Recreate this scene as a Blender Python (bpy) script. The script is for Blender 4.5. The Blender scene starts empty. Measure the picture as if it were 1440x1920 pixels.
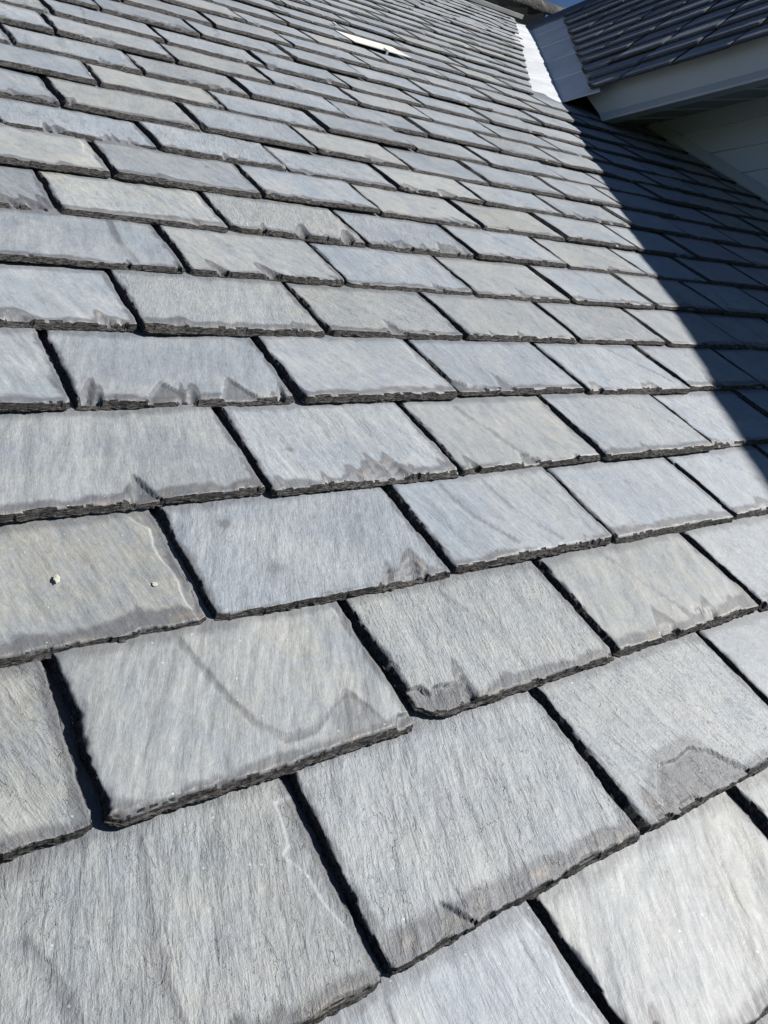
import bpy, math
import numpy as np
from mathutils import Matrix, Vector

sc = bpy.context.scene
EX = 0.17                       # one slate exposure in metres
PITCH = math.radians(32.5)      # main roof
Z0 = 6.0                        # height of the roof frame origin above ground
CP, SP = math.cos(PITCH), math.sin(PITCH)

# main roof frame: u along the courses, v up the slope, n out of the slope
UAX = Vector((1, 0, 0)); VAX = Vector((0, CP, SP)); NAX = Vector((0, -SP, CP))
def roof_matrix(u, v, n):
    m = Matrix.Identity(4)
    for i, a in enumerate((UAX, VAX, NAX)):
        for j in range(3): m[j][i] = a[j]
    p = (UAX*u + VAX*v + NAX*n)*EX + Vector((0, 0, Z0))
    for j in range(3): m[j][3] = p[j]
    return m
def rp(u, v, n): return (UAX*u + VAX*v + NAX*n)*EX + Vector((0, 0, Z0))
def wp(x, y, z): return Vector((x*EX, y*EX, z*EX + Z0))      # level frame, in exposures

# ------------------------------------------------------------------ camera
R = [[0.812582, -0.478058, 0.333422], [-0.104729, -0.682507, -0.723337], [0.57336, 0.552852, -0.604659]]
CAM = (0.06615, 0.49142, 3.51686)
def cam_dir(c):                 # a camera-space axis (x right, y down, z forward) as a world vector
    return UAX*R[c][0] + VAX*R[c][1] + NAX*R[c][2]
cam = bpy.data.objects.new('camera', bpy.data.cameras.new('camera'))
sc.collection.objects.link(cam)
X, Y, Z = cam_dir(0), -cam_dir(1), -cam_dir(2)
cm = Matrix.Identity(4)
cp = rp(*CAM)
for j in range(3):
    cm[j][0], cm[j][1], cm[j][2], cm[j][3] = X[j], Y[j], Z[j], cp[j]
cam.matrix_world = cm
cam.data.sensor_fit = 'HORIZONTAL'; cam.data.sensor_width = 36
cam.data.lens = 36*1463.905/1440
cam.data.clip_start = 0.02; cam.data.clip_end = 3000
sc.camera = cam
sc.render.resolution_x, sc.render.resolution_y = 768, 1024

# ------------------------------------------------------------------ light
SUN = Vector((1.275, -0.787, 1.0)).normalized()
elev = math.asin(SUN.z)
world = bpy.data.worlds.new('World'); sc.world = world; world.use_nodes = True
wn = world.node_tree; wn.nodes.clear()
sky = wn.nodes.new('ShaderNodeTexSky'); sky.sky_type = 'NISHITA'; sky.sun_disc = False
sky.sun_elevation = elev
sky.sun_rotation = math.atan2(SUN.x, SUN.y)
sky.air_density = 0.55; sky.dust_density = 0.0; sky.ozone_density = 4.0; sky.altitude = 500
bg = wn.nodes.new('ShaderNodeBackground'); bg.inputs['Strength'].default_value = 0.05
wo = wn.nodes.new('ShaderNodeOutputWorld')
wn.links.new(sky.outputs[0], bg.inputs[0]); wn.links.new(bg.outputs[0], wo.inputs[0])
sun = bpy.data.objects.new('sun', bpy.data.lights.new('sun', 'SUN'))
sc.collection.objects.link(sun)
sun.data.energy = 5.0; sun.data.angle = math.radians(0.53); sun.data.color = (1.0, 0.965, 0.91)
sun.rotation_euler = SUN.to_track_quat('Z', 'Y').to_euler()
sun.location = (5, -5, 15)
sc.view_settings.view_transform = 'Standard'; sc.view_settings.look = 'None'
sc.view_settings.exposure = 0.72; sc.view_settings.gamma = 1

# ------------------------------------------------------------------ noise helpers (numpy)
def _hash(ix, iy, seed):
    h = (ix.astype(np.int64)*374761393 + iy.astype(np.int64)*668265263 + int(seed)*2147001325) & 0xFFFFFFFF
    h = ((h ^ (h >> 13))*1274126177) & 0xFFFFFFFF
    h = h ^ (h >> 16)
    return (h & 0xFFFF)/65535.0
def vnoise(x, y, seed):
    x = np.asarray(x, float); y = np.asarray(y, float)
    x, y = np.broadcast_arrays(x, y)
    ix = np.floor(x); iy = np.floor(y); fx = x-ix; fy = y-iy
    fx = fx*fx*(3-2*fx); fy = fy*fy*(3-2*fy)
    a = _hash(ix, iy, seed); b = _hash(ix+1, iy, seed)
    c = _hash(ix, iy+1, seed); d = _hash(ix+1, iy+1, seed)
    return (a*(1-fx)+b*fx)*(1-fy) + (c*(1-fx)+d*fx)*fy
def fbm(x, y, seed, o=4):
    s = 0; a = 1; t = 0
    for i in range(o):
        s = s + a*vnoise(np.asarray(x)*2**i, np.asarray(y)*2**i, seed+i*17); t += a; a *= .55
    return s/t*2-1
def sstep(a, b, x):
    t = np.clip((x-a)/(b-a), 0, 1); return t*t*(3-2*t)

# ------------------------------------------------------------------ materials
def nt(name):
    m = bpy.data.materials.new(name); m.use_nodes = True
    t = m.node_tree; t.nodes.clear()
    out = t.nodes.new('ShaderNodeOutputMaterial'); b = t.nodes.new('ShaderNodeBsdfPrincipled')
    t.links.new(b.outputs[0], out.inputs[0])
    return m, t, b
def N(t, kind, **kw):
    n = t.nodes.new(kind)
    for k, v in kw.items():
        if k.startswith('i_'):
            key = k[2:]; key = int(key) if key.isdigit() else key
            n.inputs[key].default_value = v
        else: setattr(n, k, v)
    return n
def noise(t, vec, scale, detail=4, rough=.55, dist=0.0, W=None):
    n = N(t, 'ShaderNodeTexNoise'); n.inputs['Scale'].default_value = scale
    n.inputs['Detail'].default_value = detail; n.inputs['Roughness'].default_value = rough
    n.inputs['Distortion'].default_value = dist
    t.links.new(vec, n.inputs['Vector']); return n.outputs['Fac']
def ramp(t, fac, stops):
    r = N(t, 'ShaderNodeValToRGB'); e = r.color_ramp.elements
    while len(e) < len(stops): e.new(.5)
    for i, (p, c) in enumerate(stops):
        e[i].position = p; e[i].color = (c, c, c, 1) if isinstance(c, (int, float)) else (*c, 1)
    t.links.new(fac, r.inputs[0]); return r.outputs[0]
def math_(t, op, a, b=None, clamp=False):
    m = N(t, 'ShaderNodeMath', operation=op, use_clamp=clamp)
    for i, x in enumerate((a, b)):
        if x is None: continue
        if isinstance(x, (int, float)): m.inputs[i].default_value = x
        else: t.links.new(x, m.inputs[i])
    return m.outputs[0]
def mixc(t, fac, a, b, blend='MIX'):
    m = N(t, 'ShaderNodeMix', data_type='RGBA', blend_type=blend)
    if isinstance(fac, (int, float)): m.inputs[0].default_value = fac
    else: t.links.new(fac, m.inputs[0])
    for i, x in ((6, a), (7, b)):
        if isinstance(x, tuple): m.inputs[i].default_value = (*x, 1)
        else: t.links.new(x, m.inputs[i])
    return m.outputs[2]
def mapr(t, v, a, b, c, d, smooth=True):
    m = N(t, 'ShaderNodeMapRange'); m.interpolation_type = 'SMOOTHSTEP' if smooth else 'LINEAR'
    for i, x in zip((1, 2, 3, 4), (a, b, c, d)): m.inputs[i].default_value = x
    t.links.new(v, m.inputs[0]); return m.outputs[0]

def slate_face_material(name, base_a, base_b, beige, stainc):
    m, t, b = nt(name)
    uv = N(t, 'ShaderNodeUVMap', uv_map='grain').outputs[0]          # exposures, rotated and offset per slate
    at = N(t, 'ShaderNodeAttribute', attribute_name='edges')          # distances to the exposed edges
    sp = N(t, 'ShaderNodeSeparateXYZ'); t.links.new(at.outputs['Vector'], sp.inputs[0])
    tn = N(t, 'ShaderNodeAttribute', attribute_name='tint')
    ts = N(t, 'ShaderNodeSeparateColor'); t.links.new(tn.outputs['Color'], ts.inputs[0])
    # grain coordinates stretched along the cleavage grain
    st = N(t, 'ShaderNodeMapping'); st.inputs['Scale'].default_value = (52, 8.5, 1); t.links.new(uv, st.inputs[0])
    st2 = N(t, 'ShaderNodeMapping'); st2.inputs['Scale'].default_value = (16, 5.0, 1); t.links.new(uv, st2.inputs[0])
    streak = noise(t, st.outputs[0], 1.0, 5, .62, .35)
    streak2 = noise(t, st2.outputs[0], 1.0, 4, .6, .8)
    cloud = noise(t, uv, 1.3, 4, .55, .4)
    cloud2 = noise(t, uv, 4.5, 5, .6, .3)
    fine = noise(t, uv, 130, 3, .65)
    mott = noise(t, uv, 26, 5, .65, .8)
    st3 = N(t, 'ShaderNodeMapping'); st3.inputs['Scale'].default_value = (7.5, 1.3, 1); t.links.new(uv, st3.inputs[0])
    iso = noise(t, st3.outputs[0], 1.0, 5, .62, 1.2)
    crack = math_(t, 'MULTIPLY', mapr(t, math_(t, 'ABSOLUTE', math_(t, 'SUBTRACT', iso, .5)), .0006, .0032, 1, 0), mapr(t, noise(t, uv, 3.1, 3, .5, .4), .60, .68, 0, 1))
    flakes = math_(t, 'MULTIPLY', mapr(t, noise(t, st2.outputs[0], .8, 4, .6, 1.4), .585, .60, 0, 1), mapr(t, tn.outputs['Alpha'], .2, .9, 0, 1, False))
    col = mixc(t, mapr(t, cloud, .35, .68, 0, 1), base_a, base_b)
    col = mixc(t, math_(t, 'MULTIPLY', mapr(t, cloud2, .35, .62, .35, 1), ts.outputs[0], True), col, beige)
    # edge stain: a tide line that wanders, darker and purplish towards the exposed edges
    w = math_(t, 'ADD', math_(t, 'MULTIPLY', noise(t, uv, 3.6, 4, .6, .6), .16), math_(t, 'MULTIPLY', streak2, .06))
    eb = math_(t, 'SUBTRACT', sp.outputs[1], w)                 # bottom
    es = math_(t, 'ADD', math_(t, 'SUBTRACT', sp.outputs[0], w), .055)                 # sides, narrower
    et = math_(t, 'ADD', math_(t, 'SUBTRACT', sp.outputs[2], w), .015)
    sb = mapr(t, eb, -.03, .022, 1, 0); ss = mapr(t, es, -.03, .018, 1, 0); stt = mapr(t, et, -.05, .035, .75, 0)
    s = math_(t, 'MAXIMUM', math_(t, 'MAXIMUM', sb, ss), stt)
    s = math_(t, 'MULTIPLY', s, mapr(t, streak, .3, .7, .75, 1.0))
    s = math_(t, 'MULTIPLY', s, .85)
    s = math_(t, 'MAXIMUM', s, ts.outputs[2])
    col = mixc(t, s, col, stainc)
    # warm bloom just inside the bottom edge
    wb = mapr(t, math_(t, 'ABSOLUTE', math_(t, 'SUBTRACT', sp.outputs[1], .035)), 0, .05, .35, 0)
    wb = math_(t, 'MULTIPLY', wb, mapr(t, cloud2, .45, .65, 0, 1))
    col = mixc(t, wb, col, (.30, .255, .20))
    # pale dragged streaks and grain
    val = math_(t, 'ADD', 1.0, math_(t, 'MULTIPLY', mapr(t, streak, .25, .75, -.17, .16, False), mapr(t, tn.outputs['Alpha'], 0, 1, .55, 1.15, False)))
    val = math_(t, 'ADD', val, mapr(t, streak2, .3, .7, -.08, .08, False))
    val = math_(t, 'ADD', val, mapr(t, cloud2, .3, .7, -.07, .07, False))
    val = math_(t, 'ADD', val, mapr(t, fine, .3, .7, -.08, .08, False))
    val = math_(t, 'ADD', val, mapr(t, mott, .3, .7, -.12, .11, False))
    val = math_(t, 'SUBTRACT', val, math_(t, 'MULTIPLY', crack, .55))
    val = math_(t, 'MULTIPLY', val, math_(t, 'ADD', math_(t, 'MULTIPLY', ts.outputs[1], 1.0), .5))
    hv = N(t, 'ShaderNodeHueSaturation'); t.links.new(col, hv.inputs['Color']); t.links.new(val, hv.inputs['Value'])
    col = hv.outputs[0]
    # tiny mineral specks, their glint painted in as pale colour
    vo = N(t, 'ShaderNodeTexVoronoi', feature='F1'); vo.inputs['Scale'].default_value = 16; t.links.new(uv, vo.inputs['Vector'])
    cs = N(t, 'ShaderNodeSeparateColor'); t.links.new(vo.outputs['Color'], cs.inputs[0])
    speck = math_(t, 'MULTIPLY', mapr(t, vo.outputs['Distance'], .05, .12, 1, 0), math_(t, 'GREATER_THAN', cs.outputs[0], .80))
    col = mixc(t, math_(t, 'MULTIPLY', speck, .55), col, (.60, .60, .58))
    t.links.new(col, b.inputs['Base Color'])
    t.links.new(mapr(t, streak, .3, .7, .50, .66, False), b.inputs['Roughness'])
    b.inputs['Specular IOR Level'].default_value = .55
    h = math_(t, 'ADD', math_(t, 'MULTIPLY', streak, .55), math_(t, 'MULTIPLY', streak2, .9))
    h = math_(t, 'ADD', h, math_(t, 'MULTIPLY', fine, .18))
    h = math_(t, 'ADD', h, math_(t, 'MULTIPLY', cloud2, .5))
    h = math_(t, 'ADD', h, math_(t, 'MULTIPLY', mott, .55))
    h = math_(t, 'SUBTRACT', h, math_(t, 'MULTIPLY', crack, .7))
    h = math_(t, 'SUBTRACT', h, math_(t, 'MULTIPLY', flakes, .55))
    bp = N(t, 'ShaderNodeBump'); t.links.new(mapr(t, tn.outputs['Alpha'], 0, 1, .30, .80, False), bp.inputs['Strength']); bp.inputs['Distance'].default_value = .0024
    t.links.new(h, bp.inputs['Height']); t.links.new(bp.outputs[0], b.inputs['Normal'])
    return m

M = {}
M['slate'] = slate_face_material('weathered_slate', (.208, .236, .270), (.262, .281, .300), (.278, .278, .252), (.078, .080, .090))

m, t, b = nt('split_slate_edge')
co = N(t, 'ShaderNodeTexCoord').outputs['Object']
mp = N(t, 'ShaderNodeMapping'); mp.inputs['Scale'].default_value = (.8, 1.5, 4); t.links.new(co, mp.inputs[0])
n1 = noise(t, mp.outputs[0], 160, 6, .7, .6); n2 = noise(t, mp.outputs[0], 480, 4, .7)
c = mixc(t, mapr(t, n1, .36, .68, 0, 1), (.008, .008, .010), (.150, .145, .138))
t.links.new(c, b.inputs['Base Color']); b.inputs['Roughness'].default_value = .95; b.inputs['Specular IOR Level'].default_value = .2
bp = N(t, 'ShaderNodeBump'); bp.inputs['Strength'].default_value = 1; bp.inputs['Distance'].default_value = .005
t.links.new(math_(t, 'ADD', n1, math_(t, 'MULTIPLY', n2, .4)), bp.inputs['Height']); t.links.new(bp.outputs[0], b.inputs['Normal'])
M['edge'] = m

def plain(name, col, rough=.6, metal=0.0, var=.12, scale=6, bump=.0, spec=.5):
    m, t, b = nt(name)
    co = N(t, 'ShaderNodeTexCoord').outputs['Object']
    n1 = noise(t, co, scale, 6, .6, .3); n2 = noise(t, co, scale*14, 3, .6)
    v = math_(t, 'ADD', mapr(t, n1, .3, .7, 1-var, 1+var, False), mapr(t, n2, .3, .7, -var*.3, var*.3, False))
    hv = N(t, 'ShaderNodeHueSaturation'); hv.inputs['Color'].default_value = (*col, 1); t.links.new(v, hv.inputs['Value'])
    t.links.new(hv.outputs[0], b.inputs['Base Color'])
    t.links.new(mapr(t, n1, .3, .7, rough-.08, rough+.08, False), b.inputs['Roughness'])
    b.inputs['Metallic'].default_value = metal; b.inputs['Specular IOR Level'].default_value = spec
    if bump:
        bp = N(t, 'ShaderNodeBump'); bp.inputs['Strength'].default_value = .6; bp.inputs['Distance'].default_value = bump
        t.links.new(math_(t, 'ADD', n1, math_(t, 'MULTIPLY', n2, .3)), bp.inputs['Height']); t.links.new(bp.outputs[0], b.inputs['Normal'])
    return m
M['underlay'] = plain('roofing_felt', (.02, .021, .024), .9, bump=.002)
M['zinc'] = plain('galvanised_flashing', (.60, .62, .64), .5, 0.0, .12, 3, .004)
M['sheet'] = plain('bright_sheet_metal', (.66, .65, .61), .5, 0.0, .10, 6)
M['white'] = plain('white_trim', (.50, .52, .53), .45, 0, .04, 3, .0008)
M['siding'] = plain('painted_siding', (.66, .69, .72), .5, 0, .05, 3, .0008)
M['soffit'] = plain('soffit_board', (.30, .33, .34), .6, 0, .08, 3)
M['seam'] = plain('soffit_seam', (.55, .56, .55), .5, 0, .05, 3)
M['capdark'] = plain('dark_ridge_metal', (.07, .08, .10), .5, .0, .2, 4, .002)
M['gap_shade'] = plain('painted_gap_shade', (.012, .012, .013), .9)  # near-black colour paints the shade below the ridge capping
M['fleck'] = plain('pale_crumb', (.42, .41, .36), .8, 0, .15, 60, .002)
M['leaf'] = plain('dry_leaf', (.45, .16, .03), .7, 0, .2, 60)
M['ground'] = plain('grass_ground', (.055, .075, .03), .95, 0, .4, .4, .02)
M['brick'] = plain('rendered_wall', (.42, .40, .36), .8, 0, .1, 2, .002)
m, t, b = nt('lichened_stone')
co = N(t, 'ShaderNodeTexCoord').outputs['Object']
n1 = noise(t, co, 9, 8, .7, .5); n2 = noise(t, co, 30, 6, .7)
c = mixc(t, mapr(t, n1, .50, .62, 0, 1), (.010, .010, .011), (.085, .082, .076))
c = mixc(t, mapr(t, n2, .62, .70, 0, 1), c, (.34, .32, .26))
t.links.new(c, b.inputs['Base Color']); b.inputs['Roughness'].default_value = .85
bp = N(t, 'ShaderNodeBump'); bp.inputs['Distance'].default_value = .02; bp.inputs['Strength'].default_value = .8
t.links.new(n2, bp.inputs['Height']); t.links.new(bp.outputs[0], b.inputs['Normal'])
M['stone'] = m

# ------------------------------------------------------------------ object helpers
def link(o, parent=None):
    sc.collection.objects.link(o)
    if parent is not None: o.parent = parent
    return o
def mesh_obj(name, verts, faces, mats, parent=None, fm=None, smooth=False):
    me = bpy.data.meshes.new(name)
    me.from_pydata([tuple(v) for v in verts], [], faces)
    for m in (mats if isinstance(mats, (list, tuple)) else [mats]): me.materials.append(m)
    if fm is not None: me.polygons.foreach_set('material_index', fm)
    if smooth: me.polygons.foreach_set('use_smooth', [True]*len(faces))
    me.update()
    return link(bpy.data.objects.new(name, me), parent)
class MB:
    def __init__(s): s.v = []; s.f = []
    def hexa(s, p):              # 8 corners: bottom loop then top loop
        k = len(s.v); s.v += [Vector(q) for q in p]
        for f in ((0, 3, 2, 1), (4, 5, 6, 7), (0, 1, 5, 4), (1, 2, 6, 5), (2, 3, 7, 6), (3, 0, 4, 7)):
            s.f.append(tuple(k+i for i in f))
    def prism(s, a, b):          # two matching loops a -> b
        k = len(s.v); n = len(a); s.v += [Vector(q) for q in a] + [Vector(q) for q in b]
        s.f.append(tuple(range(k+n-1, k-1, -1))); s.f.append(tuple(range(k+n, k+2*n)))
        for i in range(n):
            j = (i+1) % n; s.f.append((k+i, k+j, k+n+j, k+n+i))
    def box(s, x0, x1, y0, y1, z0, z1, fn=lambda *a: Vector(a)):
        s.hexa([fn(x0, y0, z0), fn(x1, y0, z0), fn(x1, y1, z0), fn(x0, y1, z0), fn(x0, y0, z1), fn(x1, y0, z1), fn(x1, y1, z1), fn(x0, y1, z1)])
    def build(s, name, mat, parent=None, bevel=0):
        o = mesh_obj(name, s.v, s.f, mat, parent)
        if bevel:
            m = o.modifiers.new('bevel', 'BEVEL'); m.width = bevel; m.segments = 2; m.limit_method = 'ANGLE'
        return o

# ------------------------------------------------------------------ slate generator
T = 0.062                       # slate thickness in exposures
def slate_arrays(uL0, uR0, uL1, uR1, v0, vt, L, n_tail, slope, seed, pw, ph, feats=(), beige=0., light=.5, corners=(), rough=1., tk=1., rel=1.):
    """one slate as numpy arrays, local origin at its lower left corner. vt = exposed length"""
    rs = np.random.RandomState(seed)
    w = uR0-uL0
    nu = int(np.clip(pw/2.1, 8, 170)); nv = int(np.clip(ph/2.1, 5, 150))
    # parameter rows: dense near edges
    r = np.linspace(0, 1, nu+1)
    r = np.clip(r - .045*np.sin(2*np.pi*r)/1.0*.6, 0, 1)
    se = np.linspace(0, 1, nv+1); se = se**1.12*(vt+.06)
    s = np.concatenate([se, np.linspace(vt+.06, L, 4)[1:]])
    Rg, Sg = np.meshgrid(r, s)
    tt = rs.uniform(.85, 1.2)*T*tk
    o = rs.uniform(0, 500, 12)
    # ragged outline
    jl = .026*rough*fbm(s*4+o[0], o[1], seed, 5) + .008*rough*fbm(s*28, o[1], seed+5, 3)
    jr = .012*rough*fbm(s*4+o[2], o[3], seed, 5) + .005*rough*fbm(s*28, o[3], seed+6, 3)
    jb = .014*rough*fbm(r*w*3+o[4], o[5], seed, 4) + .006*rough*fbm(r*w*26, o[5], seed+7, 3)
    tl = s/L
    xl = (uL0*(1-tl)+uL1*tl) + jl; xr = (uR0*(1-tl)+uR1*tl) + jr
    fade = np.exp(-Sg/.12)
    skew = rs.uniform(-.014, .014)
    U = xl[:, None]*(1-Rg) + xr[:, None]*Rg
    V = v0 + Sg + (jb[None, :] + skew*(Rg-.5))*fade
    # clipped corners
    cl = rs.uniform(0, .045)*rough; cr = rs.uniform(0, .03)*rough
    for side, rad in corners:
        if side == 'l': cl = rad
        else: cr = rad
    for rad, dd in ((cl, (U-xl[:, None])), (cr, (xr[:, None]-U))):
        if rad > .004:
            a = np.clip(1-dd/(rad*1.6), 0, 1); bnd = np.clip(1-Sg/(rad*2.2), 0, 1)
            V = V + rad*a*bnd**1.0*.9
    dL = U-xl[:, None]; dR = xr[:, None]-U; dB = Sg
    # surface relief
    gy = rs.uniform(-.55, .45)
    gu = (U*math.cos(gy)+V*math.sin(gy)); gv = (-U*math.sin(gy)+V*math.cos(gy))
    lod = min(1., pw/150); lb = min(1., .35+pw/160)
    H = .017*fbm(gu*1.2+o[6], gv*.8+o[7], seed+1, 3)
    H = H + .0105*lod*fbm(gu*7+o[8], gv*1.6+o[9], seed+2, 4)
    H = H + .0030*lod*fbm(gu*26+o[8], gv*5+o[9], seed+3, 3)
    H = .012 - np.logaddexp(0, (.012-H)/.004)*.004
    H = H*rel; H = H - min(0, H[0].min()+.006) if rel > .5 else H
    # cleavage ledges: thin layers broken away along the edges
    wn_b = .020 + .040*fbm(gu*2.3+o[1], o[2], seed+11, 4) + .022*fbm(gu*15, gv*2, seed+12, 3)
    wn_l = .024 + .040*fbm(o[3], gv*2.6+o[4], seed+13, 4) + .018*fbm(gu*3, gv*15, seed+14, 3)
    wn_r = .006 + .045*fbm(o[5], gv*1.8+o[6], seed+15, 4) + .012*fbm(gu*2, gv*14, seed+16, 3)
    # spiky bites pointing up the slope from the tail
    bite = np.clip(fbm(gu*5.5+o[7], gv*.35, seed+18, 3)-.18, 0, 1)*.42*rs.uniform(.2, 2.1)*lb**2
    cut = np.zeros_like(U)
    for k, (mul, dep) in enumerate(((1.0, .20), (.62, .26), (.30, .30))):
        e = .0025 if pw > 200 else .005
        c1 = sstep(e, -e, dB - np.maximum(wn_b*mul, bite*mul*.8)); c2 = sstep(e, -e, dL - wn_l*mul); c3 = sstep(e, -e, dR-wn_r*mul)*.45
        cut = cut + dep*lb*np.maximum(np.maximum(c1, c2), c3)
    stain = np.zeros_like(U); bei = np.full_like(U, beige); lit = np.full_like(U, light)
    # broad tone patches
    pt = fbm(gu*.9+o[10], gv*.7+o[11], seed+20, 3)
    bei = np.clip(bei + .45*np.clip(pt-.12, 0, 1)*1.6, 0, 1)
    lit = lit + .10*fbm(gu*1.1+o[11], gv*.8+o[10], seed+21, 2)
    for ft in feats:
        kind = ft[0]; pts = np.array(ft[1], float)
        wob = .020*fbm(gu*9, gv*5, seed+30, 4)
        if kind == 'vein':
            wd, am = ft[2], ft[3]
            d = np.full_like(U, 9.)
            for a, bb in zip(pts[:-1], pts[1:]):
                ab = bb-a; q = np.clip(((U-a[0])*ab[0]+(V-a[1])*ab[1])/(ab@ab), 0, 1)
                d = np.minimum(d, np.hypot(U-a[0]-ab[0]*q, V-a[1]-ab[1]*q))
            d = d + wob
            stain = np.maximum(stain, am*1.15*sstep(wd*.9, wd*.6, d)*(.75+.5*fbm(gu*6, gv*3, seed+35, 3))); H = H - .003*sstep(wd*.8, 0, d)
        elif kind == 'spot':
            d = np.hypot(U-pts[0][0], (V-pts[0][1]))+wob
            stain = np.maximum(stain, ft[3]*sstep(ft[2], ft[2]*.4, d))
        else:                    # polygon: 'chip' lowers, 'lite' bares a paler thin layer, 'dark' stains
            px, py = pts[:, 0], pts[:, 1]; inside = np.zeros(U.shape, bool); dd = np.full_like(U, 9.)
            Uw = U + .022*fbm(gv*5, gu*5, seed+31, 3); Vw = V + .022*fbm(gu*5+40, gv*5, seed+32, 3)
            for i in range(len(px)):
                j = (i+1) % len(px)
                cnd = ((py[i] > Vw) != (py[j] > Vw)) & (Uw < (px[j]-px[i])*(Vw-py[i])/(py[j]-py[i]+1e-9)+px[i])
                inside ^= cnd
                ab = np.array([px[j]-px[i], py[j]-py[i]]); q = np.clip(((Uw-px[i])*ab[0]+(Vw-py[i])*ab[1])/(ab@ab+1e-9), 0, 1)
                dd = np.minimum(dd, np.hypot(Uw-px[i]-ab[0]*q, Vw-py[i]-ab[1]*q))
            sd = np.where(inside, dd, -dd); msk = sstep(-.006, .006, sd)
            if kind == 'chip':
                cut = np.maximum(cut, ft[2]*msk + .10*msk*fbm(gu*6, gv*6, seed+33, 3)); stain = np.maximum(stain, np.maximum(.6*msk, .85*sstep(.012, .004, np.abs(sd+.002))))
            elif kind == 'lite':
                cut = np.maximum(cut, ft[2]*msk); lit = lit + .22*msk*(.8+.4*fbm(gu*9, gv*9, seed+3, 3)); stain = stain*(1-msk)
                lit = lit + .25*sstep(.014, 0, np.abs(sd))
            elif kind == 'dark':
                stain = np.maximum(stain, ft[2]*sstep(-.02, .02, sd))
    cut = np.clip(cut, 0, .86)
    Nn = n_tail - slope*Sg + H - cut*tt
    lit = lit - .16*sstep(.03, .12, cut); stain = np.maximum(stain, .55*sstep(.05, .2, cut)*(pw > 20))
    ring_cut = cut
    ny, nx = U.shape
    top = np.stack([U, V, Nn], -1).reshape(-1, 3)
    idx = np.arange(ny*nx).reshape(ny, nx)
    f_top = np.stack([idx[:-1, :-1], idx[:-1, 1:], idx[1:, 1:], idx[1:, :-1]], -1).reshape(-1, 4)
    # skirt
    ring = np.concatenate([idx[0, :], idx[1:, -1], idx[-1, -2::-1], idx[-2:0:-1, 0]])
    nr = len(ring); P = top[ring]
    out = np.zeros((nr, 2))
    out[:nx] += (0, -1); out[nx-1:nx-1+ny] += (1, 0); out[nx+ny-2:nx+ny-2+nx] += (0, 1)
    out[nx+ny-2+nx-1:] += (-1, 0); out[0] += (-1, 0)
    out /= np.linalg.norm(out, axis=1)[:, None]
    nl = 7 if pw > 180 else (5 if pw > 70 else 3)
    verts = [top]; faces = [f_top]; prev = ring; base_n = n_tail - slope*(P[:, 1]-v0)-tt
    arc = np.cumsum(np.hypot(*np.diff(P[:, :2], axis=0, prepend=P[:1, :2]).T))
    cnt = len(top); side = []
    for k in range(1, nl+1):
        q = k/nl
        amp = (.017 if k < nl else .006)*rough
        off = amp*fbm(arc*22+o[k], k*3.7, seed+40+k, 4) - .006*q + .004
        nz = P[:, 2]*(1-q)+base_n*q + (.006*fbm(arc*16, k*1.3, seed+60, 3) if k < nl else 0)
        lay = np.stack([P[:, 0]+out[:, 0]*off, P[:, 1]+out[:, 1]*off, nz], -1)
        verts.append(lay); cur = np.arange(cnt, cnt+nr); cnt += nr
        nxt = np.roll(np.arange(nr), -1)
        faces.append(np.stack([prev, cur, cur[nxt], prev[nxt]], -1)); side.append(nr); prev = cur
    verts = np.concatenate(verts); nt_ = len(f_top); ns = sum(side)
    faces = np.concatenate(faces)
    fc = cut.reshape(-1)[f_top].mean(1); sg_ = np.minimum(dB, dL).reshape(-1)[f_top].mean(1)
    rng_ = cut.reshape(-1)[f_top]; steep = ((rng_.max(1)-rng_.min(1)) > (.24 if pw > 100 else .30)) & (sg_ < (.055 if pw <= 150 else .04))
    mat = np.concatenate([(steep | ((fc > .55) & (sg_ < .03))).astype(int), np.ones(ns, int)])
    # attributes
    nv_ = len(verts); full = np.zeros((nv_, 3)); full[:, 0] = 1; full[:, 1] = 1; full[:, 2] = 1
    full[:len(top), 0] = np.minimum(dL, dR).ravel(); tide = rs.uniform(-.035, .055) - .9*np.clip(bite, 0, .3) - .05*fbm(gu*2.2+o[0], gv*.5, seed+50, 3)
    full[:len(top), 1] = (dB+tide).ravel(); full[:len(top), 2] = (vt+.03-Sg).ravel()
    tint = np.zeros((nv_, 4)); tint[:, 3] = rs.choice([.05, .2, .5, 1.]); tint[:, 1] = .5
    tint[:len(top), 0] = bei.ravel(); tint[:len(top), 1] = np.clip(lit, 0, 1).ravel(); tint[:len(top), 2] = stain.ravel()
    ang = gy*.9; oo = rs.uniform(0, 60, 2); gs = rs.uniform(.7, 1.35)
    gr = np.stack([gs*(verts[:, 0]*math.cos(ang)+verts[:, 1]*math.sin(ang))+oo[0], gs*(-verts[:, 0]*math.sin(ang)+verts[:, 1]*math.cos(ang))+oo[1]], -1)
    return dict(v=verts, f=faces, m=mat, e=full, t=tint, g=gr)

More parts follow.
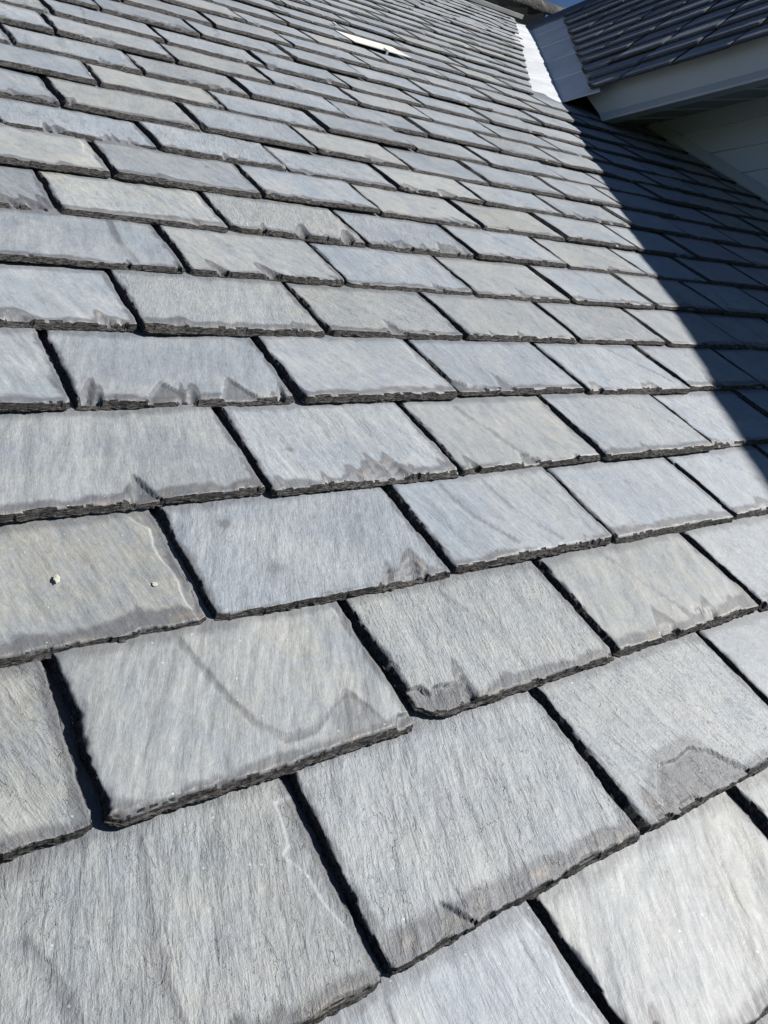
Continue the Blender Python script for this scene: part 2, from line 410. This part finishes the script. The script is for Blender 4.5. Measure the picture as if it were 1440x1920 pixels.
def build_slates(name, arrs, parent, org, to_house, mats):
    """join the arrays into one mesh; org is the local origin (u,v,n)"""
    V = []; F = []; Mi = []; E_ = []; T_ = []; G_ = []; c = 0
    for a in arrs:
        V.append(a['v']); F.append(a['f']+c); c += len(a['v']); Mi.append(a['m']); E_.append(a['e']); T_.append(a['t']); G_.append(a['g'])
    V = np.concatenate(V); F = np.concatenate(F); Mi = np.concatenate(Mi); E_ = np.concatenate(E_); T_ = np.concatenate(T_); G_ = np.concatenate(G_)
    V = (V-np.array(org))*EX
    me = bpy.data.meshes.new(name)
    me.vertices.add(len(V)); me.vertices.foreach_set('co', V.ravel().astype(np.float32))
    nf = len(F); me.loops.add(nf*4); me.polygons.add(nf)
    me.loops.foreach_set('vertex_index', F.ravel().astype(np.int32))
    me.polygons.foreach_set('loop_start', np.arange(0, nf*4, 4, dtype=np.int32))
    me.polygons.foreach_set('loop_total', np.full(nf, 4, np.int32))
    me.polygons.foreach_set('material_index', Mi.astype(np.int32))
    me.polygons.foreach_set('use_smooth', (Mi == 0))
    for m in mats: me.materials.append(m)
    me.update(calc_edges=True)
    uv = me.uv_layers.new(name='grain'); uv.data.foreach_set('uv', G_[F.ravel()].ravel().astype(np.float32))
    at = me.attributes.new('edges', 'FLOAT_VECTOR', 'POINT'); at.data.foreach_set('vector', E_.ravel().astype(np.float32))
    ct = me.attributes.new('tint', 'FLOAT_COLOR', 'POINT'); ct.data.foreach_set('color', T_.ravel().astype(np.float32))
    me.validate()
    o = link(bpy.data.objects.new(name, me), parent)
    o.matrix_basis = to_house(org)
    return o

# ------------------------------------------------------------------ the house
house = bpy.data.objects.new('house', None); link(house)
house['label'] = 'house with a weathered blue-grey slate roof and a white-sided cross wing in shade'
house['category'] = 'house'

VC = {-3: -3.03, -2: -2.02, -1: -1.0, 0: 0.03, 1: .96, 2: 2.03, 3: 2.99, 4: 3.98, 5: 5.01, 6: 6.02, 7: 7.0, 8: 8.04, 9: 9.03, 10: 10.03,
      11: 10.97, 12: 12.0, 13: 12.94, 14: 13.94, 15: 14.93, 16: 15.93, 17: 16.98, 18: 17.99, 19: 19.03, 20: 20.01, 21: 21.05, 22: 22.0}
for k in range(23, 37): VC[k] = 22.0+(k-22)*1.0
JU = {-1: [1.8, 3.6], 0: [.86, 2.69, 4.47], 1: [-.12, 1.78, 3.56, 5.38], 2: [.87, 2.62, 4.39, 6.27], 3: [-.05, 1.75, 3.55, 5.33, 7.13],
      4: [.75, 2.55, 4.31, 6.13, 7.99], 5: [1.5, 3.28, 5.02, 6.85, 8.76], 6: [2.28, 4.06, 5.83, 7.68, 9.47, 11.34],
      7: [1.25, 3.04, 4.84, 6.7, 8.44, 10.28], 8: [2.12, 3.87, 5.68, 7.46, 9.29, 11.19], 9: [2.9, 4.72, 6.47, 8.32, 10.14, 11.98],
      10: [1.95, 3.74, 5.52, 7.36, 9.1, 10.97, 12.86], 11: [2.84, 4.65, 6.44, 8.21, 9.9, 11.84, 13.54],
      12: [1.8, 3.57, 5.4, 7.17, 8.96, 10.71, 12.78, 14.25], 13: [2.68, 4.46, 6.2, 8.04, 9.86, 11.68, 13.49],
      14: [3.46, 5.29, 7.04, 8.85, 10.61], 19: [9.7, 11.48, 13.25, 15.1]}
FE = {  # hand placed marks and breaks: course, index from the left in JU order -> features
 (2, 0): [('vein', [(1.50, 3.05), (1.56, 2.85), (1.62, 2.6), (1.72, 2.3), (1.84, 2.16), (2.0, 2.15), (2.15, 2.25), (2.31, 2.33), (2.36, 2.22), (2.40, 2.07)], .034, .62),
          ('dark', [(2.15, 2.22), (2.31, 2.32), (2.36, 2.22), (2.40, 2.0), (2.1, 2.0)], .45), ('lite', [(2.46, 2.99), (2.60, 2.99), (2.64, 2.80), (2.55, 2.84), (2.52, 2.93)], .10),
          ('chip', [(2.47, 2.04), (2.52, 2.10), (2.60, 2.09), (2.66, 1.95), (2.5, 1.9)], .35)],
 (1, 0): [('vein', [(1.01, 1.98), (1.01, 1.87), (.96, 1.65), (.92, 1.34), (.93, 1.1)], .035, .5), ('vein', [(.5, 1.69), (.54, 1.55), (.57, 1.4), (.66, 1.1)], .04, .5),
          ('lite', [(1.66, 1.88), (1.64, 1.66), (1.59, 1.63), (1.66, 1.5), (1.66, 1.36), (1.72, 1.2), (1.78, 1.08), (1.84, 1.2), (1.84, 1.9)], .12)],
 (7, 0): [('vein', [(2.58, 8.05), (2.53, 7.52), (2.56, 7.13)], .045, .6)],
 (4, 0): [],
 (4, 1): [('spot', [(2.92, 4.42)], .045, .65)],
 (3, 1): [('spot', [(2.14, 3.76)], .07, .55), ('spot', [(2.3, 3.3)], .09, .4)],
 (3, 0): [('lite', [(1.52, 4.0), (1.66, 3.80), (1.62, 3.58), (1.66, 3.41), (1.66, 3.22), (1.68, 3.0), (1.84, 3.0), (1.84, 4.0)], .14)],
 (2, 1): [('chip', [(2.60, 2.24), (2.75, 2.24), (2.80, 2.16), (2.84, 2.22), (3.01, 2.19), (3.06, 2.1), (2.95, 1.98), (2.6, 1.98)], .5), ('vein', [(3.3, 3.0), (3.5, 2.6), (3.6, 2.1)], .03, .3)],
 (1, 2): [('chip', [(3.70, .90), (3.86, 1.12), (4.0, 1.28), (4.2, 1.25), (4.35, 1.3), (4.49, 1.22), (4.6, 1.1), (4.75, .9)], .42), ('dark', [(3.6, 1.0), (3.8, 1.18), (4.0, 1.36), (4.4, 1.36), (4.7, 1.0), (4.7, .9), (3.6, .9)], .5)],
 (5, 2): [('chip', [(5.05, 5.28), (5.2, 5.15), (5.4, 5.10), (5.5, 4.95), (5.0, 4.95)], .3), ('chip', [(5.55, 4.95), (5.72, 5.38), (5.78, 5.12), (5.95, 4.95)], .3)],
 (5, 0): [('chip', [(2.0, 5.0), (2.2, 5.28), (2.45, 5.0)], .3), ('chip', [(2.6, 5.0), (2.78, 5.35), (2.95, 5.0)], .3)],
 (4, 2): [('vein', [(4.9, 4.9), (5.05, 4.5), (5.15, 4.15)], .035, .5), ('chip', [(5.05, 3.95), (5.15, 4.2), (5.3, 3.95)], .35)],
 (3, 2): [('vein', [(4.5, 3.95), (4.55, 3.5), (4.75, 3.1)], .03, .5), ('vein', [(4.05, 3.9), (4.1, 3.5), (4.3, 3.15)], .035, .5), ('vein', [(4.9, 3.9), (5.0, 3.5)], .02, .4)],
 (6, 4): [('chip', [(8.3, 6.0), (8.35, 6.25), (8.6, 6.0)], .35)],
}
BEIGE = {(1, 0): .45, (3, 0): .55, (2, 1): .45, (2, 0): .45, (1, 2): .35, (0, 1): .4, (1, 1): .35, (0, 2): .5, (4, 0): .35, (7, 1): .55, (6, 0): .4, (6, 1): .4, (6, 2): .45, (7, 3): .55, (9, 3): .6, (10, 3): .7,
         (8, 1): .6, (4, 2): .5, (5, 1): .25, (5, 0): .1, (6, 0): .4, (12, 1): .75, (15, 1): .5, (8, 4): .5, (13, 1): .4, (14, 1): .6}
LIT = {(1, 0): .36, (3, 0): .38, (2, 0): .43, (4, 0): .42, (2, -1): .36, (3, 1): .49, (1, 1): .47, (5, 0): .45, (7, 0): .44, (6, 0): .50, (8, -1): .36}
CORN = {(2, 1): [('l', .10)], (7, 2): [('l', .05)], (8, 1): [('l', .09)]}

PH = math.radians(36.5)                         # pitch of the cross wing roof
VB_U, VB_V = 19.24, 19.35                       # bottom of the valley on the main roof
VSL = SP/math.tan(PH)/1.0
VSL = SP/math.tan(PH)                           # du per dv along the valley
def valley_u(v): return VB_U + (v-VB_V)*VSL
WALL_U = 23.0
RIDGE_V = 35.8

def project(u, v, n=0.0):
    d = (u-CAM[0], v-CAM[1], n-CAM[2]); q = [sum(R[i][j]*d[j] for j in range(3)) for i in range(3)]
    if q[2] < .3: return None
    return (q[0]/q[2]*1463.9+720, q[1]/q[2]*1463.9+960)
SC = 768/1440

deck_v = [rp(-14, -6, -.55), rp(34, -6, -.55), rp(34, RIDGE_V+.5, -.55), rp(-14, RIDGE_V+.5, -.55)]
dk = MB(); dk.hexa([rp(-14, -6, -1.2), rp(36, -6, -1.2), rp(36, 36.6, -1.2), rp(-14, 36.6, -1.2), rp(-14, -6, -.22), rp(36, -6, -.22), rp(36, 36.6, -.22), rp(-14, 36.6, -.22)])
main_roof = dk.build('main_roof', M['underlay'], house)

slates = []
rng = np.random.RandomState(11)
for k in sorted(VC):
    if k > 34: break
    v0 = VC[k]; v1 = VC[k+1]
    if k in JU: J = list(JU[k])
    else:
        base = (1.79 if k % 2 else .9) + .15*math.sin(k*1.7)
        J = [base + 1.81*i for i in range(-1, 3)]
    known = list(J); n_left = 0
    rk = np.random.RandomState(100+k)
    lim = (-2.5 if k < 3 else -2.0+k*.25)
    # left margin follows the edge of the view with one slate to spare
    e = 0.3 + .165*max(k, 0) - 4.2
    while J[0] > e: J.insert(0, J[0]-1.81-rk.uniform(-.06, .06)); n_left += 1
    rlim = WALL_U+.2 if k < 19 else valley_u(v0)-(1.30-.022*(v0-19))
    while J[-1] < rlim: J.append(J[-1]+1.84+rk.uniform(-.13, .13))
    J = [j for j in J if j < rlim+.3]
    for i in range(len(J)):
        uL = J[i]; last = (i == len(J)-1)
        uR = rlim if last else J[i+1]
        if uR-uL < .25: continue
        idx = i-n_left
        gap = rk.uniform(.011, .026)+(.005 if k < 4 else 0)
        sl = rk.uniform(-.012, .012); sr = rk.uniform(-.012, .012)
        a = (uL+gap, uR-gap if not last else uR)
        L = 2.12 if k < 34 else 1.25
        uR1 = a[1]+sr*2
        if last and k >= 19: uR1 = a[1]+VSL*L
        if last and k < 19: uR1 = a[1]
        vb = v0 + rk.uniform(-.028, .028); vb0 = vb
        c = [project(a[0], vb), project(a[1], vb), project(a[0], v1), project(a[1], v1)]
        area = 0; pw = 10; ph = 5
        if all(c):
            pw = math.hypot(c[0][0]-c[1][0], c[0][1]-c[1][1])*SC; ph = math.hypot(c[0][0]-c[2][0], c[0][1]-c[2][1])*SC
            xs = np.clip([q[0] for q in c], 0, 1440); ys = np.clip([q[1] for q in c], 0, 1920)
            # clipped shoelace area, visible part only
            def clip_area(poly):
                for ax, lim_, sg in ((0, 0, 1), (0, 1440, -1), (1, 0, 1), (1, 1920, -1)):
                    o_ = []
                    for p, q in zip(poly, poly[1:]+poly[:1]):
                        a1 = (p[ax]-lim_)*sg; b1 = (q[ax]-lim_)*sg
                        if a1 >= 0: o_.append(p)
                        if a1*b1 < 0:
                            tt = a1/(a1-b1); o_.append((p[0]+(q[0]-p[0])*tt, p[1]+(q[1]-p[1])*tt))
                    poly = o_
                    if len(poly) < 3: return 0
                return abs(sum(p[0]*q[1]-q[0]*p[1] for p, q in zip(poly, poly[1:]+poly[:1])))/2
            area = clip_area([c[0], c[1], c[3], c[2]])
        elif k < 1: pw, ph = 40, 30
        if area == 0: pw = min(pw, 60); ph = min(ph, 40)
        fe = list(FE.get((k, idx), [])) if k in JU else []
        rf = np.random.RandomState(7000+k*50+i)
        if pw > 45 and not fe:
            if rf.rand() < .38:          # a dark mineral vein wandering down the face
                x = uL+rf.uniform(.3, .8)*(uR-uL); y = v1+.05; pl_ = [(x, y)]; dx = rf.uniform(-.12, .22)
                for q in range(4): x += dx+rf.uniform(-.07, .07); y -= rf.uniform(.15, .3); pl_.append((x, y))
                fe.append(('vein', pl_, rf.uniform(.012, .035), rf.uniform(.3, .6)))
            if rf.rand() < .25:          # a thin layer lifted off beside the right edge
                x = uR-rf.uniform(.08, .16); fe.append(('lite', [(x, v1+.05), (x+.04, v1-.2), (x-.02, v1-.45), (x+.05, v1-.7), (uR-.02, vb0+.03), (uR+.1, vb0), (uR+.1, v1+.1)], .10))
            if rf.rand() < .4:
                fe.append(('spot', [(uL+rf.uniform(.3, .8)*(uR-uL), v0+rf.uniform(.3, .8))], rf.uniform(.03, .08), rf.uniform(.25, .5)))
            if rf.rand() < .3:           # a spall at a random place on the tail
                x = uL+rf.uniform(.15, .85)*(uR-uL); w_ = rf.uniform(.06, .16)
                fe.append(('chip', [(x-w_, v0-.05), (x-w_*.2, v0+rf.uniform(.12, .3)), (x+w_*.3, v0+.1), (x+w_, v0-.05)], rf.uniform(.25, .45)))
        bei = BEIGE.get((k, idx), None)
        bb = rk.choice([0, 0, 0, .15, .3, .6], p=[.3, .2, .15, .15, .12, .08])
        li = LIT.get((k, idx), .5+rk.uniform(-.11, .09)+(.06 if k > 2 else 0)) if k in JU else .56+rk.uniform(-.11, .09)
        if bei is not None: bb = bei
        slates.append(dict(k=k, i=idx, area=area, org=(a[0], vb, 0.), args=(a[0], a[1], a[0]+sl*2, uR1, vb, v1-vb, L, T*1.0 + rk.uniform(.006, .045)*(.5 if k < 4 else 1), T*1.0, 1000+k*40+i, pw, ph),
                           kw=dict(feats=fe, beige=float(bb), light=float(li), corners=CORN.get((k, idx), ())), vis=area > 0))
METAL = None
keep = []
for s in slates:
    if s['k'] == 19 and abs(s['args'][0]-11.48) < .1: METAL = s
    else: keep.append(s)
keep.sort(key=lambda s: -s['area'])
SLAB = {(1, 0): 'large slate with two dark stains and a pale flaked right edge', (2, 0): 'slate with a dark U-shaped stain running to its lower edge',
        (2, 1): 'two-toned slate with its lower left corner broken away', (1, 2): 'slate with a broad flaked scar along its lower left edge',
        (3, 0): 'greenish-grey rough slate carrying two white crumbs', (7, 0): 'slate crossed by a thin curved brown stain', (4, 1): 'blue-grey slate with one dark round spot'}
mats = [M['slate'], M['edge']]
for s in keep[:100]:
    o = build_slates('slate', [slate_arrays(*s['args'], **s['kw'])], main_roof, s['org'], lambda g: roof_matrix(*g), mats)
    if s['k'] in JU and (s['k'], s['i']) in SLAB: o['label'] = SLAB[(s['k'], s['i'])]
rest = [slate_arrays(*s['args'], **s['kw']) for s in keep[100:]]
o = build_slates('slates', rest, main_roof, (15., 15., 0.), lambda g: roof_matrix(*g), mats)
o['kind'] = 'stuff'
print('slates', len(slates), 'visible', sum(s['vis'] for s in slates))

# sheet metal standing in for a missing slate, with two hooks
a = METAL['args']
mb = MB(); mb.box(a[0], a[1], a[4]-.02, a[4]+1.9, -.002, .014, lambda u, v, n: rp(u, v, n + .084-.064*(v-a[4])))
ms = mb.build('metal_patch', M['sheet'], main_roof); ms['label'] = 'bright white sheet metal patch in place of a slate'
for u, v in ((11.61, 20.36), (12.45, 19.08)):
    mb = MB(); mb.box(u-.03, u+.03, v-.10, v+.06, .09, .13, rp); mb.box(u-.03, u+.03, v-.12, v-.085, .02, .13, rp)
    mb.build('slate_hook', M['sheet'], main_roof, .0006)
mb = MB(); mb.box(3.2, 3.92, 11.93, 12.6, .004, .014, rp); mb.build('metal_sliver', M['sheet'], main_roof)

# ------------------------------------------------------------------ cross wing roof
CPH, SPH = math.cos(PH), math.sin(PH)
VBW = Vector((VB_U, VB_V*CP, VB_V*SP))           # level frame (x, y, z)
# frame: a runs outwards (-y) along the courses, b climbs the slope (+x,+z), c is the outward normal (-x,+z)
def xp(a, b, c):
    x = VBW.x + b*CPH - c*SPH; y = VBW.y - a; z = VBW.z + b*SPH + c*CPH
    return wp(x, y, z)
def xmat(g):
    m = Matrix.Identity(4); ax = ((0, -1, 0), (CPH, 0, SPH), (-SPH, 0, CPH))
    for i in range(3):
        for j in range(3): m[j][i] = ax[i][j]
    p = xp(*g)
    for j in range(3): m[j][3] = p[j]
    return m
B_TOP = (18.1-VBW.z)/SPH                          # slope length from the valley foot to the ridge
def valley_a(b): return -(b*SPH/SP)*CP           # along-course position of the valley at height b
ED = 0.42                                        # slope distance of the drip edge
AEND = 34.0
mb = MB()
bt = B_TOP
mb.prism([xp(valley_a(ED)-.3, ED+.42, -.4), xp(AEND, ED+.42, -.4), xp(AEND, ED+.42, -.2), xp(valley_a(ED)-.3, ED+.42, -.2)],
         [xp(valley_a(bt)-.3, bt, -.4), xp(AEND, bt, -.4), xp(AEND, bt, -.2), xp(valley_a(bt)-.3, bt, -.2)])
wing_roof = mb.build('wing_roof', M['underlay'], house)
arr = []
nrow = 13; ebx = (B_TOP-ED+.05)/nrow
for r_ in range(nrow):
    b0 = ED-.12+r_*ebx; rk = np.random.RandomState(900+r_)
    a0 = valley_a(b0)+1.15+.07*b0; a_ = a0; first = True
    nxt = a0 + (1.8 if r_ % 2 else .95)
    while a_ < AEND-10:
        w_ = nxt-a_; g = .002
        L = min(2.0, B_TOP-b0+.1)
        kk = (b0+ebx*.5)*1.0
        px = 26 if a_ < 16 else 12
        aL1 = a_+g
        if first: aL1 = a_ - L*SPH/SP*CP
        arr.append(slate_arrays(a_+(0 if first else g), nxt-g, aL1, nxt-g, b0+rk.uniform(-.05, .05), ebx, L, T*1.8+rk.uniform(0, .04), T*1.4, 5000+r_*60+int(a_*2+40), px, 14,
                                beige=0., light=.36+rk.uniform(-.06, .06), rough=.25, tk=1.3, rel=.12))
        first = False; a_ = nxt; nxt = a_+1.8+rk.uniform(-.15, .15)
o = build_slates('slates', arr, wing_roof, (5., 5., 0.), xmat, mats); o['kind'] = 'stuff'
# other slope of the wing, plain closed body
RX = VBW.x + B_TOP*CPH; RZ = VBW.z + B_TOP*SPH
def slopepoly(x0, z0, x1, z1, y0, y1, th):
    return
mb = MB(); far = RX + (RX-(VBW.x+ED*CPH))
mb.prism([wp(RX, 30, RZ-.9), wp(far, 30, VBW.z+.2-.9), wp(far, 30, VBW.z+.2), wp(RX, 30, RZ)], [wp(RX, VBW.y-AEND, RZ-.9), wp(far, VBW.y-AEND, VBW.z+.2-.9), wp(far, VBW.y-AEND, VBW.z+.2), wp(RX, VBW.y-AEND, RZ)])
mb.build('rear_slope', M['underlay'], wing_roof)
# ridge capping of the wing: folded dark metal
mb = MB()
y1 = VBW.y - valley_a(B_TOP)+.2; y2 = VBW.y-AEND
def capsec(y):
    return [wp(RX-.62, y, RZ-.34), wp(RX-.08, y, RZ+.16), wp(RX+.08, y, RZ+.16), wp(RX+.62, y, RZ-.34), wp(RX+.62, y, RZ-.42), wp(RX, y, RZ+.05), wp(RX-.62, y, RZ-.42)]
mb.prism(capsec(y1), capsec(y2)); mb.build('ridge_cap', M['capdark'], wing_roof)

# valley flashing: lit half lies on the main roof, shaded half on the wing roof, in lapped sheets
def strip(fn_edge0, fn_edge1, lo, hi, n, name, lift):
    mb = MB(); rk = np.random.RandomState(5)
    for i in range(n):
        s0 = lo+(hi-lo)*i/n; s1 = lo+(hi-lo)*(i+1.12)/n; s1 = min(s1, hi)
        m_ = 14; vs = []
        for q in range(m_+1):
            s = s0+(s1-s0)*q/m_; up = .012*(1-q/m_)+lift
            wv = .004*math.sin(s*3.3)+.002*math.sin(s*7.1)
            vs.append((fn_edge0(s, up+.0), fn_edge1(s, up, wv)))
        for q in range(m_):
            k = len(mb.v)
            for (p0, p1) in (vs[q], vs[q+1]): mb.v += [p0, p1]
            mb.f.append((k, k+1, k+3, k+2))
        k = len(mb.v); p0, p1 = vs[0]; dz = Vector((0, 0, -.03*EX)); mb.v += [p0, p1, p0+dz, p1+dz]; mb.f.append((k, k+1, k+3, k+2))
    o = mb.build(name, M['zinc'], house)
    return o
o = strip(lambda v, n: rp(valley_u(v)-2.2, v+.0, n-.20), lambda v, n, w: rp(valley_u(v)-.02+w, v, n+.012+w), VB_V-.05, 34.2, 5, 'valley_flashing', .005)
o['label'] = 'sunlit white half of the valley flashing'
def bfromv(v): return (v-VB_V)*SP/SPH
o2 = strip(lambda v, n: xp(valley_a(bfromv(v))+.02, bfromv(v), n+.01), lambda v, n, w: xp(valley_a(bfromv(v))+1.42+.10*bfromv(v), bfromv(v), n), VB_V+.06, 34.0, 5, 'valley_flashing', .005)
o2['label'] = 'shaded blue-grey half of the valley flashing'

# eave of the wing: fascia, lip, soffit with seams
FX = 19.90; YV = 15.9; YE = VBW.y-AEND
mb = MB(); mb.prism([wp(FX, YV+.3, 10.86), wp(FX, YV-.45, 10.03), wp(FX+.22, YV-.45, 10.03), wp(FX+.22, YV+.3, 10.86)], [wp(FX, YE, 10.86), wp(FX, YE, 10.03), wp(FX+.22, YE, 10.03), wp(FX+.22, YE, 10.86)])
fascia = mb.build('fascia', M['white'], house, .001)
mb = MB(); mb.prism([wp(FX-.01, YV-.45, 10.03), wp(FX-.20, YV-.7, 9.80), wp(FX-.20, YV-.75, 9.74), wp(FX+.24, YV-.75, 9.74), wp(FX+.24, YV-.45, 10.03)], [wp(FX-.01, YE, 10.03), wp(FX-.20, YE, 9.80), wp(FX-.20, YE, 9.74), wp(FX+.24, YE, 9.74), wp(FX+.24, YE, 10.03)])
mb.build('fascia_lip', M['white'], fascia, .001)
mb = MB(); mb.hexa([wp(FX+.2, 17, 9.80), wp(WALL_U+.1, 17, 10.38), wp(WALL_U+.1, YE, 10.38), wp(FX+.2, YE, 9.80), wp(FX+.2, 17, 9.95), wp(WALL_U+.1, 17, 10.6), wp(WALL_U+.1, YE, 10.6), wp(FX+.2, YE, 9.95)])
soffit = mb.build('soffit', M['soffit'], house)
y = 14.9
sm = MB()
while y > -5:
    sm.hexa([wp(FX+.26, y, 9.79), wp(WALL_U, y, 10.36-.012), wp(WALL_U, y-.12, 10.36-.012), wp(FX+.26, y-.12, 9.79), wp(FX+.26, y, 9.83), wp(WALL_U, y, 10.4), wp(WALL_U, y-.12, 10.4), wp(FX+.26, y-.12, 9.83)])
    y -= 1.25
sm.build('soffit_seam', M['seam'], soffit)

# side wall of the wing in lapped siding, cut along the main roof
zl = [10.36, 9.82, 9.09, 8.38, 7.66, 6.94, 6.22, 5.5, 4.78, 4.06, 3.34, 2.62, 1.9, 1.18, .46, -.26, -.98]
mb = MB()
for i in range(len(zl)-1):
    zt, zb = zl[i], zl[i+1]
    yt = zt*CP/SP+.1; yb = zb*CP/SP-.1+.2
    e0, e1 = .02, -.085
    k = len(mb.v)
    mb.prism([wp(WALL_U+e0, yt, zt), wp(WALL_U+e1, yb, zb), wp(WALL_U+.3, yb, zb), wp(WALL_U+.3, yt, zt)], [wp(WALL_U+e0, YE+2, zt), wp(WALL_U+e1, YE+2, zb), wp(WALL_U+.3, YE+2, zb), wp(WALL_U+.3, YE+2, zt)])
wall = mb.build('siding_wall', M['siding'], house)
mb = MB(); mb.box(WALL_U-.17, WALL_U-.09, -2, 18.9, -.05, .36, rp); mb.box(WALL_U-.30, WALL_U-.17, -2, 18.9, .09, .105, rp)
mb.build('wall_flashing', M['white'], wall, .0008)
mb = MB(); mb.box(WALL_U+.3, far-2, YE+2, 17, -Z0/EX, 9.7, wp)
mb.box(-13, 35, -4.5, 36.6*CP, -Z0/EX, -4.4, wp); mb.build('wall', M['brick'], house)

# ridge of the main roof: bright metal lip, added riser painted black as the shaded gap, lichened capping
mb = MB(); mb.box(-14, 30.7, RIDGE_V-.10, RIDGE_V+.3, .12, .15, rp); mb.box(-14, 30.7, RIDGE_V-.16, RIDGE_V-.10, .03, .21, rp)
mb.build('ridge_lip', M['sheet'], house)
mb = MB(); mb.box(-14, 32.6, RIDGE_V+.45, RIDGE_V+1.2, -.3, .62, rp); mb.build('gap_shade_riser', M['gap_shade'], house)
nx_, na = 260, 15
vs = []; fs = []
for i in range(nx_+1):
    u = -14+ (34.6+14)*i/nx_
    for j in range(na+1):
        an = math.pi*(j/na)*1.02
        rr = 1.0 + .10*float(fbm(u*1.6, j*.6, 77, 4))
        cv = RIDGE_V+.95; 
        vs.append(rp(u, cv-.52*math.cos(an)*rr, max(.52, .52+.50*math.sin(an)*rr) + .05*float(fbm(u*5, j*.9, 78, 3))))
for i in range(nx_):
    for j in range(na):
        a_ = i*(na+1)+j; fs.append((a_, a_+1, a_+na+2, a_+na+1))
for i in range(nx_): a_ = i*(na+1); fs.append((a_, a_+na+1, a_+na+1+na, a_+na))
fs.append(tuple(nx_*(na+1)+j for j in range(na+1)))
rc = mesh_obj('ridge_capping', vs, fs, M['stone'], house, smooth=True); rc['label'] = 'dark lichen-speckled stone capping on the main ridge'

# rear slope of the main roof
mb = MB(); yR, zR = 36.6*CP+.5, 36.6*SP-.6
mb.prism([wp(-14, yR, zR), wp(-14, yR+31, -1), wp(-14, yR+31, -2), wp(-14, yR, zR-1)], [wp(36, yR, zR), wp(36, yR+31, -1), wp(36, yR+31, -2), wp(36, yR, zR-1)])
mb.build('rear_roof', M['underlay'], house)

# ------------------------------------------------------------------ small loose things
def crumb(name, u, v, n, r, mat, seed, label, cat, sq=(1, 1, .6)):
    import bmesh
    bm = bmesh.new(); bmesh.ops.create_icosphere(bm, subdivisions=3, radius=1)
    for vv in bm.verts:
        p = np.array(vv.co); d = 1 + .75*float(fbm(p[0]*2.2+seed, p[1]*2.2+p[2]*1.3, seed, 4))
        vv.co = Vector((p[0]*sq[0]*d, p[1]*sq[1]*d, p[2]*sq[2]*d))*r*EX
    me = bpy.data.meshes.new(name); bm.to_mesh(me); bm.free(); me.materials.append(mat)
    o = link(bpy.data.objects.new(name, me)); o.matrix_world = roof_matrix(u, v, n)
    o['label'] = label; o['category'] = cat
    if cat == 'crumb': o['group'] = 'white crumbs on one slate'
    return o
crumb('crumb', 1.03, 3.48, .050, .023, M['fleck'], 3, 'white crumb near the left edge of the greenish-grey slate, the bigger of two', 'crumb', (.8, 1.25, .13))
crumb('crumb', 1.53, 3.33, .054, .014, M['fleck'], 8, 'small white crumb near the right side of the greenish-grey slate', 'crumb', (1, 1.2, .15))
crumb('leaf_scrap', 5.88, 6.44, .03, .03, M['leaf'], 12, 'tiny orange leaf scrap caught in the gap between two slates', 'leaf scrap', (.8, 1.3, .25))

# ------------------------------------------------------------------ ground
gr = mesh_obj('ground', [(-600, -600, 0), (600, -600, 0), (600, 600, 0), (-600, 600, 0)], [(0, 1, 2, 3)], M['ground'])
gr['kind'] = 'structure'
